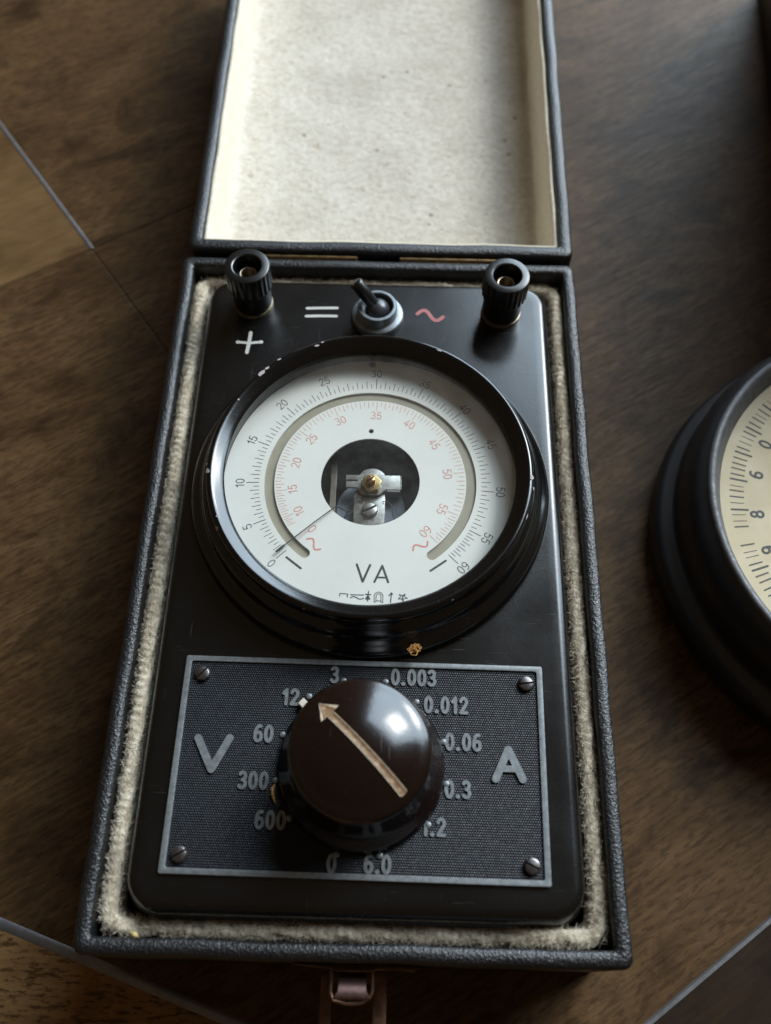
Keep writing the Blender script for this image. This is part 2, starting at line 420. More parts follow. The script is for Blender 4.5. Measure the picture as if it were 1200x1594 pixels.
board([(KCD[0]+.2, KCD[1]-.5), (KCD[0]+.2, -410), (510, -410), (510, LD1[1]-.4)], WOOD4)
def strip(l, t0, t1, wd, h, z=0.0):
    d = Vector(l[1]).normalized(); n = Vector((-d.y, d.x)); p = Vector(l[0]); m = MB(); L = []
    for t in (t0, t1):
        q = p+d*t
        L.append([(q.x+n.x*o, q.y+n.y*o, ZT+zz) for o, zz in ((-wd/2, -1.1), (-wd/2, z), (-wd*.25, z+h), (wd*.25, z+h), (wd/2, z), (wd/2, -1.1))])
    m.loops(L, True, True); return m.build('joint_strip', STRIPM, table)
strip(LA, -420, -1.0, 1.7, .3)
strip(LC, -420, 74, 2.8, .35)
strip(LD, -48, 500, 1.9, .7)

# ================================================================== the instrument case
case = thing('instrument_case', 'open black leatherette case lined with cream felt, holding the meter', 'case', (0, 0, ZT))
def rim_jit(l, amp, seed):
    rnd = random.Random(seed); ph = [rnd.uniform(0, 6.28) for _ in range(6)]
    return [(x+amp*math.sin(y*.21+ph[0])*math.sin(y*.047+ph[1]), y+amp*math.sin(x*.19+ph[2])*math.sin(x*.06+ph[3]), z+amp*.7*math.sin(x*.13+ph[4]+y*.11)) for x, y, z in l]
def dense(l, step=4.0):
    out = []
    for i in range(len(l)):
        a, b = Vector(l[i]), Vector(l[(i+1) % len(l)]); k = max(1, int((b-a).length/step))
        out += [tuple(a.lerp(b, j/k)) for j in range(k)]
    return out
def open_box(hx, hy, wall, depth, zin, rc, flip=1):
    spec = [(0, rc, -depth), (0, rc, -depth+.5), (0, rc, -1.3), (.25, rc, -.5), (.9, rc, -.06), (wall*.5, rc*.7, .12), (wall-.8, .9, -.05), (wall-.2, .7, -.5), (wall, .6, -1.3), (wall, .6, -zin)]
    ref = dense(rrect(hx, hy, rc, 0, n=6)); L = []
    for inset, r, z in spec:
        base = rrect(hx-inset, hy-inset, r, z, n=6)
        l = []
        rr = rrect(hx, hy, rc, 0, n=6)
        for i in range(len(base)):
            a, b = Vector(base[i]), Vector(base[(i+1) % len(base)]); a0, b0 = Vector(rr[i]), Vector(rr[(i+1) % len(rr)])
            k = max(1, int((b0-a0).length/4.0)); l += [tuple(a.lerp(b, j/k)) for j in range(k)]
        L.append(l)
    return L
mb = MB(); L = open_box(65, 105.3, 4.1, -ZT-.1, 30, 2.6)
L = [rim_jit(l, .16, 3) for l in L]
mb.loops(L, True, True); mb.build('case_body', LEATHER, case, angle=60)
# felt piping round the instrument
def felt_path():
    p = dense(rrect(58.55, 98.7, 3.0, 0, .1, .1, n=10), .45); return p
def dip(p):
    if p[1] > 0: return 1.6*max(0, min(1, (p[1]-94)/4))
    k = max(0, min(1, (-p[1]-93)/4)); f = max(0, min(1, (46-p[0])/10))*max(0, min(1, (p[0]+56)/5)); return 3.0*k*f
def piping():
    P = felt_path(); n = len(P); m = MB(); L = []; s = 0.0; rnd = random.Random(5); nn = 18
    ph = [rnd.uniform(0, 6.28) for _ in range(8)]
    for i, p in enumerate(P):
        a = Vector(P[i-1]); b = Vector(P[(i+1) % n]); t = (b-a).normalized(); o = Vector((t.y, -t.x, 0)); s += (Vector(p)-a).length
        rib = 0
        fade = .35+.65*max(0, .4*math.sin(s*.031+1.1)+.35*math.sin(s*.17+2)+.4+.25*math.sin(s*.53))
        l = []
        for k in range(nn):
            th = 2*math.pi*k/nn; rib = (.46 if p[0] < 0 else .28)*abs(math.sin(s*1.42+.6*math.sin(s*.13)+.9*math.sin(s*.047)+.55*math.cos(th)))-.2*abs(math.sin(2.6*th+.3))
            rr = 1+.12*math.sin(3*th+s*.37+ph[0])*math.sin(s*.11)+.10*math.sin(s*.83+ph[1]+2*th)+.08*math.sin(s*.23+ph[4])+.05*math.sin(s*2.9+5*th+ph[2])
            dx = math.cos(th)*1.9*rr; dz = math.sin(th)*2.1*(rr+.55*rib*fade*max(0, math.sin(th)+.3))
            q = Vector(p)+o*dx; l.append((q.x, q.y, -5.0+dz+.25*math.sin(s*.055+ph[3])-dip(p)))
        L.append(l)
    L.append(L[0]); m.loops(L); return m
def fibres(path, count, ln, zc, rx, rz, rad=.028, seed=1):
    rnd = random.Random(seed); m = MB(); n = len(path)
    for _ in range(count):
        i = rnd.randrange(n); p = Vector(path[i]); t = (Vector(path[(i+1) % n])-Vector(path[i-1])).normalized(); o = Vector((t.y, -t.x, 0))
        th = rnd.uniform(.0, math.pi); base = p+o*math.cos(th)*rx+Vector((0, 0, zc+math.sin(th)*rz-dip(p)))
        nrm = o*math.cos(th)+Vector((0, 0, math.sin(th))); d = (nrm*rnd.uniform(.2, 1)+t*rnd.gauss(0, .9)+o*rnd.gauss(0, .5)).normalized()
        l = ln*rnd.uniform(.4, 1.3); bend = Vector((rnd.gauss(0, 1), rnd.gauss(0, 1), rnd.gauss(-.5, .6)))*.5
        m.tube([base-d*.2, base+d*l*.4, base+d*l*.75+bend*l*.25, base+d*l+bend*l*.6], [rad, rad, rad*.8, rad*.4], 3, False)
    return m
lining = piping().build('felt_lining', FELT, case, angle=80)
FIB = simple('wool_fibre', (.70, .61, .47), .8, 0, .2, 1)
tag(fibres(felt_path(), 16000, 1.25, -4.9, 1.95, 2.2, .04).build('fibres', FIB, lining, fix=False), kind='stuff')
mb = MB(); mb.loops([rim_jit(dense(rrect(59.0, 99.2, 3, -7.0, .1, .1, n=10), .8), .35, 31), rim_jit(dense(rrect(59.0, 99.2, 3, -6.2, .1, .1, n=10), .8), .35, 32)])
def ring_loop(hx, hy, z, amp, sd):
    rnd = random.Random(sd); base = rrect(hx, hy, 4, 0, .15, .15, n=10); out = []
    ref = rrect(58, 98, 4, 0, n=10)
    for i in range(len(base)):
        a, b = Vector(base[i]), Vector(base[(i+1) % len(base)]); k = max(1, int((Vector(ref[(i+1) % len(ref)])-Vector(ref[i])).length/.9))
        for q in range(k):
            p = a.lerp(b, q/k); out.append((p.x+rnd.gauss(0, amp), p.y+rnd.gauss(0, amp), z+rnd.gauss(0, amp)))
    return out
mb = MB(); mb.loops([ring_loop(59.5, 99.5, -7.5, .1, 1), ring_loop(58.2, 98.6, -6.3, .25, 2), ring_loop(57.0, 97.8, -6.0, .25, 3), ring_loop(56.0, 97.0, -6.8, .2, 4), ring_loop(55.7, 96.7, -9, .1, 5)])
mb.build('dirty_shaded_inner_felt', m_felt('dirty_shaded_felt', (.36, .32, .25), (.10, .085, .065), .5), case, angle=90)  # dirty felt whose dark colour also paints shade into the gap beside the panel
# case floor filler so that no void shows beside the instrument
# lid, opened flat behind the case
LT = R(1.04); LX, LY0, LZ0 = .65, 106.97, 1.67
HLX, HLY = 64.17, 105.0
lid_loc = (LX, LY0+HLY, LZ0+HLY*math.sin(LT))
mb = MB(); L = open_box(HLX, HLY, 4.6, 30, 27.4, 2.6); L = [rim_jit(l, .16, 9) for l in L]; mb.loops(L, True, True)
lid = mb.build('lid', LEATHER, case, lid_loc, (LT, 0, 0), angle=60)
def lidfloor():
    m = MB(); nx, ny = 150, 240; hx, hy = HLX-4.75, HLY-4.75; vs = []; rnd = random.Random(3)
    from mathutils import noise
    for j in range(ny+1):
        for i in range(nx+1):
            x = -hx+2*hx*i/nx; y = -hy+2*hy*j/ny
            e = min(hx-abs(x), hy-abs(y)); up = 2.6*math.exp(-(e/2.2)**2)
            z = -25.6+up+.22*noise.noise((x*.5, y*.5, 0))+.16*noise.noise((x*1.4, y*1.4, 3))+.5*noise.noise((x*.05, y*.05, 7))
            vs.append((x, y, z))
    m.add(vs, [(j*(nx+1)+i, j*(nx+1)+i+1, (j+1)*(nx+1)+i+1, (j+1)*(nx+1)+i) for j in range(ny) for i in range(nx)]); return m
lidfloor().build('lid_lining', LIDFELT, lid, lid_loc, (LT, 0, 0), angle=90)
mb = MB(); hx, hy = HLX-4.6, HLY-4.6
mb.loops([dense(rrect(hx+.1, hy+.1, .5, -25.5, n=3), 3), dense(rrect(hx+.1, hy+.1, .5, -2.2, n=3), 3), dense(rrect(hx-.9, hy-.9, .5, -1.7, n=3), 3),
          dense(rrect(hx-1.7, hy-1.7, .5, -2.6, n=3), 3)] [:1]+[dense(rrect(hx+.1, hy+.1, .5, z, n=3), 3) for z in (-2.0,)])
mb = MB()
def rr_d(ins, z): 
    base = rrect(hx-ins, hy-ins, .6, z, n=3); out = []
    for i in range(len(base)):
        a, b = Vector(base[i]), Vector(base[(i+1) % len(base)]); k = 30 if (b-a).length > 8 else 1
        out += [tuple(a.lerp(b, j/k)) for j in range(k)]
    return out
mb.loops([rim_jit(l, .2, 21) for l in (rr_d(-.05, -1.6), rr_d(.5, -1.15), rr_d(1.2, -1.5), rr_d(1.5, -2.6), rr_d(1.55, -12), rr_d(1.7, -22), rr_d(2.6, -25.2))])
mb.build('lid_wall_lining', WALLFELT, lid, lid_loc, (LT, 0, 0), angle=90)
# hinges
for x0, x1 in ((-38.5, -6.8), (7.2, 39.8)):
    m = MB(); m.tube([(x0, 0, 0), (x1, 0, 0)], .55, 10)
    h = m.build('hinge', DULLB, case, (0, 106.15, -.6))
    n = 5; wdt = (x1-x0)/n
    k = MB(); k.tube([(0, 0, 0), (wdt-.35, 0, 0)], .8, 14)
    first = k.build('knuckle', DULLB, h, (x0, 106.15, -.6))
    for i in range(1, n):
        c = first.copy(); COL.objects.link(c); c.location = Vector((x0+i*wdt, 106.15, -.6))*MM
    for s_, yy in ((1, 106.3), (-1, 105.5)):
        p = MB(); p.box(x0, x1, -.25, .25, -9, -.6); p.build('leaf', DULLB, h, (0, yy+s_*.35, .0))
# latch at the front
latch = link(bpy.data.objects.new('latch', None), case, (0.4, -105.5, -10))
def zc_pts(): return [(-14.2, .1), (-9, .55), (-5.5, .75), (-4, 1.25), (0, 1.35), (4.6, 1.2), (6, .8), (10, .6), (14.6, .9)]
m = MB(); pts = zc_pts()
L = [[(x, -y-.0, -16) for x, y in pts]+[(x, -y+.45, -16) for x, y in pts[::-1]], [(x, -y, 0) for x, y in pts]+[(x, -y+.45, 0) for x, y in pts[::-1]]]
m.loops(L, True, True); m.build('back_plate', COPPER, latch, (0.3, -105.75, -5.2), bevel=.1)
outer = [(x, y) for x, y, z in rrect(8.0, 14.5, 1.5, 0, 0.4, -14.5, n=5)]; inner = [(x, y) for x, y, z in rrect(5.0, 7.0, .5, 0, .15, -9.4, n=4)]
plate2d('hasp_loop', [outer, inner], -.5, .5, COPPER, latch, (0, -106.9, -16), (R(-4), 0, 0), .12)
m = MB(); m.tube([(-4.7, 0, 0), (-4.75, -4.7, 0), (-4.0, -6.4, 0), (-1, -7.1, 0), (2.5, -6.9, 0), (4.6, -5.6, 0), (5.0, -4.2, 0), (5.0, 0, 0)], .42, 8)
m.build('wire_loop', COPPER, latch, (0, -106.7, -6.3))
m = MB(); prof = [(-.3, -4.5), (-1.8, -1.4), (-3.0, -.4), (-4.3, 0.2), (-5.4, .1), (-6.1, -.6), (-6.2, -1.6), (-5.5, -2.3)]
hw = [3.2, 3.2, 3.2, 3.25, 4.0, 4.05, 4.0, 3.9]
for (a, b), (wa, wb) in zip(zip(prof, prof[1:]), zip(hw, hw[1:])): pass
L = [[(-h, y, z), (h, y, z), (h, y+.25, z-.55), (-h, y+.25, z-.55)] for (y, z), h in zip(prof, hw)]
m.loops(L, True, True); m.build('tongue', PINKM, latch, (0.35, -106.8, -5.4), angle=50)

# ================================================================== the volt-ampere meter
meter = thing('panel_meter', 'black volt-ampere meter with round white dial and range knob, set in the case', 'meter', (0, 0, -30))
PC = (.35, .15)
def panel_loop(ins, z, r): return rrect(55.9-ins, 96.9-ins, max(r-ins, 1), z, PC[0], PC[1], n=12)
mb = MB()
sh = [(0, -29, 9.5), (0, -6.2, 9.5), (.15, -5.7, 9.5), (.7, -5.45, 9.5), (.75, -5.0, 9.5), (.55, -4.5, 9.5), (.6, -3.9, 9.5)]
for k in range(1, 9):
    a = math.pi/2*k/8; sh.append((.6+3.3*(1-math.cos(a)), -3.9+4.0*math.sin(a), 9.5))
sh.append((6, .1, 9.5))
mb.loops([panel_loop(*q) for q in sh], True, False)
def flat_faces(outlines):
    cu = bpy.data.curves.new('tmp', 'CURVE'); cu.dimensions = '2D'; cu.fill_mode = 'BOTH'
    for ol in outlines:
        sp = cu.splines.new('POLY'); sp.points.add(len(ol)-1); sp.use_cyclic_u = True
        for p, q in zip(sp.points, ol): p.co = (q[0]*MM, q[1]*MM, 0, 1)
    tmp = bpy.data.objects.new('tmp', cu); COL.objects.link(tmp)
    me = bpy.data.meshes.new_from_object(tmp.evaluated_get(bpy.context.evaluated_depsgraph_get())); bpy.data.objects.remove(tmp)
    return [tuple(c/MM for c in v.co) for v in me.vertices], [tuple(p.vertices) for p in me.polygons]
fv, ff = flat_faces([[(x, y) for x, y, z in panel_loop(*sh[-1])], circle(20, .3739, 18.307, 64)])
mb.add([(x, y, .1) for x, y, z in fv], ff)
panel = mb.build('panel', PANEL, meter, angle=40)
DX, DY = .3739, 18.307
# bezel
prof = [(41.95, .2), (41.95, 8.0), (41.9, 11.3), (40.65, 11.75), (40.5, 12.0), (40.7, 12.3), (41.6, 12.9), (42.5, 13.5), (43.2, 13.95), (43.7, 14.25), (44.2, 14.35), (44.75, 14.2), (45.25, 13.5), (45.5, 12.6), (45.45, 11.6), (45.15, 10.6), (45.05, 10.0), (45.4, 9.5), (46.2, 9.0), (47.0, 8.2), (47.5, 7.1), (47.8, 6.0), (48.3, 5.2), (49.2, 4.6), (50.2, 3.9), (50.95, 3.1), (51.35, 2.2), (51.5, 1.3), (51.5, .12)]
mb = MB(); mb.lathe(prof, (DX, DY, 0), 160); bezel = mb.build('bezel', BEZEL, meter, angle=50)
# paint chips: small flakes on the bezel's rounded lip
def chip(th, r, z, size, seed, nrm):
    rnd = random.Random(seed); n = Vector(nrm[0:3]); m = MB()
    rad = Vector((math.cos(th), math.sin(th), 0)); tan = Vector((-math.sin(th), math.cos(th), 0)); nn = (rad*nrm[0]+Vector((0, 0, nrm[1]))).normalized(); b = nn.cross(tan)
    c = Vector((DX, DY, 0))+rad*r+Vector((0, 0, z)); k = 9; vs = []
    for q in range(k):
        a = 2*math.pi*q/k; rr = rnd.uniform(.6, 1.1); u = math.cos(a)*size[0]*rr; w_ = math.sin(a)*size[1]*rr
        vs.append(c+tan*u+b*w_+nn*(.09-(u*u/90+w_*w_/3.4)))
    vs.append(c+nn*.10)
    m.add(vs, [(i, (i+1) % k, k) for i in range(k)]); m.build('paint_chip', CHIPM, bezel)
for deg, ph, sx, sy in ((137.5, 84, 1.5, .8), (134.6, 74, .9, .6), (128.5, 62, .8, .55), (113, 100, .8, .4), (110.5, 80, .5, .3), (184, 58, 1.0, .9), (181, 40, .5, .4), (207, 40, .9, .7), (203, 85, .3, .2), (356.5, 60, .9, .7),
                         (352.5, 20, .5, 1.0), (17, -5, .6, .5), (341, 40, .9, .2), (152, 105, .3, .3), (64, 95, .9, .2), (250, 30, .35, .3), (300, 40, .3, .2)):
    a = R(ph); cr, cz = 43.9, 12.75
    chip(R(deg), cr+1.68*math.cos(a), cz+1.76*math.sin(a), (sx, sy), int(deg*7+ph), (math.cos(a), math.sin(a)))
# dial plate with the slot, the middle opening and the small hole
ZD = 5.1
slot = []
for i in range(61): a = R(-126.5-(287.5-4)*i/60*1.0+0); slot.append((30.25*math.cos(a), 30.25*math.sin(a)))
slot = []; A0, A1 = 233.2, -52.2
for i in range(97): a = R(A0+(A1-A0)*i/96); slot.append((30.25*math.cos(a), 30.25*math.sin(a)))
ce = R(A1); cc = (28.8*math.cos(ce), 28.8*math.sin(ce))
for i in range(1, 10): a = ce-math.pi*i/10; slot.append((cc[0]+1.45*math.cos(a), cc[1]+1.45*math.sin(a)))
for i in range(97): a = R(A1+(A0-A1)*i/96); slot.append((27.35*math.cos(a), 27.35*math.sin(a)))
ce = R(A0); cc = (28.8*math.cos(ce), 28.8*math.sin(ce))
for i in range(1, 10): a = ce+math.pi-math.pi*i/10; slot.append((cc[0]+1.45*math.cos(a), cc[1]+1.45*math.sin(a)))
dial = plate2d('dial_plate', [circle(41.85, n=160), circle(14.1, n=96), slot, circle(.75, -.3, 16.7, 20)], ZD-.6, ZD, DIAL, meter, (DX, DY, 0), (0, 0, 0))
m = MB(); L = []
for z in (3.5, 4.35):
    L.append([(31.2*math.cos(R(a)), 31.2*math.sin(R(a)), z) for a in range(240, -61, -3)]+[(26.4*math.cos(R(a)), 26.4*math.sin(R(a)), z) for a in range(-60, 241, 3)])
m = MB(); n = len(range(240, -61, -3)); o_ = [(31.2*math.cos(R(a)), 31.2*math.sin(R(a)), 4.35) for a in range(240, -61, -3)]; i_ = [(26.4*math.cos(R(a)), 26.4*math.sin(R(a)), 4.35) for a in range(240, -61, -3)]
m.loops([o_, i_], close=False); m.build('slot_backing', KHAKI, meter, (DX, DY, 0))
BL = [(0, -135.0), (5, -155.5), (10, -177.6), (15, -200.2), (20, -223.3), (25, -246.4), (30, -271.3), (35, -294.8), (40, -317.6), (45, -339.5), (50, -364.3), (55, -388.0), (60, -405.4)]
RL = [(8, -146.5), (10, -152.6), (15, -171.5), (20, -194.1), (25, -217.5), (30, -244.7), (35, -272.6), (40, -299.3), (45, -325.0), (50, -352.5), (55, -382.5), (60, -404.6)]
def interp(T, v):
    for (a, x), (b, y) in zip(T, T[1:]):
        if a <= v <= b: return x+(y-x)*(v-a)/(b-a)
m = MB(); zi = ZD+.03
for k in range(0, 121):
    v = k/2; a = R(interp(BL, v)); r1 = 35.2 if k % 10 == 0 else 34.2 if k % 2 == 0 else 33.2
    m.ribbon([(31.75*math.cos(a), 31.75*math.sin(a)), (r1*math.cos(a), r1*math.sin(a))], .17 if k % 10 else .21, zi-.01, zi)
m.build('black_scale_ticks', INK, dial, (DX, DY, 0), smooth=False, fix=False)
m = MB()
for k in range(16, 121):
    v = k/2
    if v < 15 and k % 2 and False: continue
    a = R(interp(RL, v)); r1 = 23.9 if k % 10 == 0 else 24.7 if k % 2 == 0 else 25.4
    m.ribbon([(r1*math.cos(a), r1*math.sin(a)), (26.9*math.cos(a), 26.9*math.sin(a))], .15, zi-.01, zi)
a = R(-135.5); m.ribbon([(23.2*math.cos(a), 23.2*math.sin(a)), (26.9*math.cos(a), 26.9*math.sin(a))], .15, zi-.01, zi)
m.build('red_scale_ticks', REDINK, dial, (DX, DY, 0), smooth=False, fix=False)
def numeral(t, r, deg, h, wd, mat, parent, gap=.16):
    a = R(deg); m = MB(); write(m, t, r*math.cos(a), r*math.sin(a), h, wd, zi-.01, zi, a-math.pi/2, gap); return m.build('numeral', mat, parent, (DX, DY, 0), smooth=False, fix=False)
for v, d in BL: numeral(str(v), 37.1, d+.3, 2.35, .23, INK, dial)
for v, d in RL[1:]: numeral(str(v), 22.2, d, 2.35, .23, REDINK, dial)
numeral('0', 22.1, -135, 2.45, .25, REDINK, dial)
# wave, dash, letters and class symbols printed on the dial
def wave(m, x, y, ln, amp, wd, ang, z0, z1, n=22):
    ca, sa = math.cos(ang), math.sin(ang)
    m.ribbon([((i/n-.5)*ln+0*x, amp*math.sin(2*math.pi*i/n)) for i in range(n+1)], wd, z0, z1, lambda q: (x+q[0]*ca-q[1]*sa, y+q[0]*sa+q[1]*ca))
for r_, dg in ((25.2, -126.3), (24.7, -54.2)):
    a = R(dg); m = MB(); wave(m, r_*math.cos(a), r_*math.sin(a), 4.9, 1.05, .5, a-math.pi/2 if dg < -90 else a-math.pi/2, zi-.01, zi); m.build('wave_mark', REDINK, dial, (DX, DY, 0), smooth=False, fix=False)
for r_, dg in ((32.9, -127.6), (32.3, -53.2)):
    a = R(dg); m = MB(); c, t = Vector((r_*math.cos(a), r_*math.sin(a))), Vector((-math.sin(a), math.cos(a)))
    m.ribbon([tuple(c-t*2.6), tuple(c+t*2.6)], .62, zi-.01, zi); m.build('dash_mark', INK, dial, (DX, DY, 0), smooth=False, fix=False)
def zp(zx, zy): return ((zx-600)/42.9+1.8, -35.42-(zy-517)/40.5)
m = MB(); m.ribbon([zp(402, 138), zp(478, 342)], .62, zi-.01, zi); m.ribbon([zp(478, 342), zp(558, 142)], .62, zi-.01, zi+.006); m.build('letter', INK, dial, (DX, DY, 0), smooth=False, fix=False)
m = MB(); m.ribbon([zp(615, 342), zp(700, 148)], .62, zi-.01, zi); m.ribbon([zp(700, 148), zp(774, 342)], .62, zi-.01, zi+.006); m.ribbon([zp(645, 288), zp(755, 288)], .5, zi-.01, zi+.012); m.build('letter', INK, dial, (DX, DY, 0), smooth=False, fix=False)
def sym(strokes, wd=.26):
    m = MB()
    for k, s_ in enumerate(strokes): m.ribbon([zp(*p) for p in s_], wd, zi-.01, zi+.005*k)
    m.build('class_symbol', INK, dial, (DX, DY, 0), smooth=False, fix=False)
sym([[(220, 520), (222, 488)], [(222, 488), (312, 492)], [(312, 492), (308, 528)]])
sym([[(345, 500), (492, 500)], [(345+150*i/12, 535-14*math.sin(2*math.pi*i/12)) for i in range(13)]], .3)
sym([[(550, 455), (542, 570)], [(515, 490), (578, 494)], [(545, 500), (520, 545)], [(545, 500), (568, 545)], [(520, 545), (568, 545)], [(535, 530), (555, 530)]], .32)
sym([[(618, 580), (618, 510)]+[(668-50*math.cos(math.pi*i/10), 508-48*math.sin(math.pi*i/10)) for i in range(11)]+[(718, 582)],
     [(638, 575), (640, 512)]+[(668-28*math.cos(math.pi*i/10), 508-28*math.sin(math.pi*i/10)) for i in range(11)]+[(697, 578)], [(618, 578), (640, 576)], [(696, 578), (718, 580)], [(640, 562), (697, 564)]], .2)
sym([[(815, 470), (806, 578)], [(815, 465), (788, 500)], [(815, 465), (828, 482)]], .3)
st = [(945+(58 if k % 2 == 0 else 24)*math.sin(2*math.pi*k/10+.5), 515-(48 if k % 2 == 0 else 20)*math.cos(2*math.pi*k/10+.5)) for k in range(10)]
sym([[st[i], st[(i+1) % 10]] for i in range(10)]+[[st[0], st[5]], [st[4], st[9]]], .18)
# dial screws
for (x, y) in ((-.7, 40.3),):
    m = MB(); m.lathe([(.95, 0), (.95, .35), (.7, .55), (.01, .6)], (0, 0, 0), 20); m.build('dial_screw', SCREWM, dial, (DX+x, DY+y, ZD))
# pointer
a = R(-137.0); e = Vector((math.cos(a), math.sin(a)))
m = MB(); m.tube([(e.x*13.2, e.y*13.2, 5.75), (e.x*20, e.y*20, 6.15), (e.x*31, e.y*31, 6.15), (e.x*31.6, e.y*31.6, 6.15), (e.x*34.3, e.y*34.3, 6.1)], [.15, .16, .17, .36, .26], 8)
m.tube([(e.x*13.2, e.y*13.2, 5.75), (e.x*12.3-.2, e.y*12.3, 5.0), (-6.5, -8.8, 3.2), (-5.2, -8.3, 2.4), (-4.6, -7.6, .6)], .2, 6)
m.build('pointer', WIRE, meter, (DX, DY, 0))
# movement seen through the opening
mv = link(bpy.data.objects.new('movement', None), meter, (DX, DY, -6))
def mvb(name, mat, fn, **kw):
    m = MB(); fn(m); return m.build(name, mat, mv, (DX, DY, 0), **kw)
mvb('back_plate', CAVITY, lambda m: m.box(-17, 17, -17, 17, -13, -12))
m = MB(); m.lathe([(17, -12), (17, 4.2)], n=48); m.build('well', CAVITY, mv, (DX, DY, 0))
mvb('side_strip', simple('brown_grey_metal', (.16, .14, .11), .5, .5), lambda m: m.box(-11.9, -10.1, -15, 15, -3.2, -2.2), bevel=.15)
m = MB(); m.lathe([(10.3, -11), (10.3, -4.9), (9.9, -4.5), (3, -4.4), (.01, -4.4)], n=56); m.build('drum', BLUEM, mv, (DX+.2, DY-4.6, 0))
br = [(-4.7, -2.0), (-4.7, -15), (4.3, -15), (4.3, -2.0), (2.2, -.6), (-2.2, -.6)]
plate2d('bracket', [br], -1.6, -.9, STEEL, mv, (DX, DY+1.7, 0), bevel=.12)
yoke = arc(.4, .8, 4.3, 4.3, 152, 28, 12)+[(8.4, 3.0), (8.6, 2.7), (8.6, -1.9), (4.5, -1.9), (2.6, -3.6), (-2.4, -3.6), (-4.0, -1.4), (-7.2, -1.4), (-7.2, .7), (-3.9, .75), (-3.9, 1.2), (-7.3, 1.2), (-7.3, 2.8)]
plate2d('yoke', [yoke], -.2, .45, STEEL, mv, (DX, DY+1.7, 0), bevel=.12)
mvb('yoke_fold', STEEL, lambda m: m.box(4.6, 8.55, -.75, -.25, -3.2, .3), bevel=.12)
mvb('yoke_wall', STEEL, lambda m: m.box(8.5, 9.0, 0, 4.6, -3.0, .25), bevel=.12)
hexa = [(3.1*math.cos(R(60*i+12)), 3.1*math.sin(R(60*i+12))) for i in range(6)]
plate2d('brass_nut', [hexa], .47, 2.2, BRASS, mv, (DX+.2, DY+1.2, 0), bevel=.2)
def slotted(name, mat, r, h, parent, loc, ang, dome=.35, slot_w=.22, slot_d=.5, seg=26):
    """screw head with a real sawn slot: two half domes on a floor disc"""
    m = MB(); m.lathe([(r*1.0, 0), (r*1.0, h*.25), (r*.96, h*.4), (.01, h*.42)], n=seg)
    for s_ in (1, -1):
        rings = []; base = []
        for k in range(seg//2+1):
            a = math.asin(min(.999, slot_w))+(math.pi-2*math.asin(min(.999, slot_w)))*k/(seg//2); base.append((math.cos(a), math.sin(a)))
        for q, zz in ((1.0, h*.3), (.985, h*.62), (.90, h*.85), (.72, h*.97)):
            rings.append([(x*r*q, s_*(max(y*r*q, slot_w*r)), zz) for x, y in base])
        m.loops(rings, False, True); m.add([p for p in rings[0]]+[], [])
        L2 = [[rg[0] for rg in rings], [rg[-1] for rg in rings]]
        m.loops(L2, close=False)
    return m.build(name, mat, parent, loc, (0, 0, ang), angle=50)
slotted('adjusting_screw', simple('copper_brass', (.62, .36, .19), .35, .95), 1.35, 1.9, mv, (DX+.15, DY+1.4, 2.1), R(40))
slotted('bracket_screw', STEEL, 2.35, 1.5, mv, (DX+.05, DY-6.5, -.9), R(30), slot_w=.16)
m = MB(); m.tube([(-2.2, -5.6, -.6), (-2.4, -4.4, .3), (-4, -4.6, .6), (-5.6, -6.2, .2), (-6.3, -8.6, -.6), (-7.4, -11.2, -1.2)], .16, 6)
m.tube([(3.6, -5.2, -.6), (5.2, -5.6, -.2), (6.4, -6.6, -.6), (6.6, -9, -1.4), (8.2, -13, -2.2)], .13, 6)
m.tube([(-4.9, -9.2, -.4), (-6.2, -10.2, -.3), (-8.2, -12, -.8)], .13, 6); m.build('wires', WIRE, mv, (DX, DY+1.7, 0))
# glass pane
m = MB(); m.lathe([(41.8, 10.9), (.01, 10.9)], n=128); pane = m.build('glass_pane', GLASS, meter, (DX, DY, 0))
# printed signs on the panel
m = MB()
for y0, y1, o_ in ((84.1, 84.5, 0), (80.9, 81.2, -.15)):
    m.ribbon([(-22.2+o_, y0), (-17.5+o_, y0+.25), (-12.6+o_, y1)], 1.05, .1, .16)
m.build('equals_sign', WHITEP, panel, smooth=False, fix=False)
m = MB(); wave(m, 17.4, 82.35, 8.3, 1.75, 1.25, R(-7), .1, .16); m.build('wave_sign', REDP, panel, smooth=False, fix=False)
m = MB(); m.ribbon([(-43.1, 69.95), (-39.5, 69.7), (-36.0, 70.2)], .95, .1, .16); m.ribbon([(-39.55, 73.8), (-39.7, 70), (-40.05, 66.0)], 1.15, .1, .167)
for x, y in ((-43.2, 69.95), (-36.0, 70.2)): m.ribbon([(x-.12, y), (x+.12, y)], 1.25, .1, .174)
m.build('plus_sign', WHITEP, panel, smooth=False, fix=False)
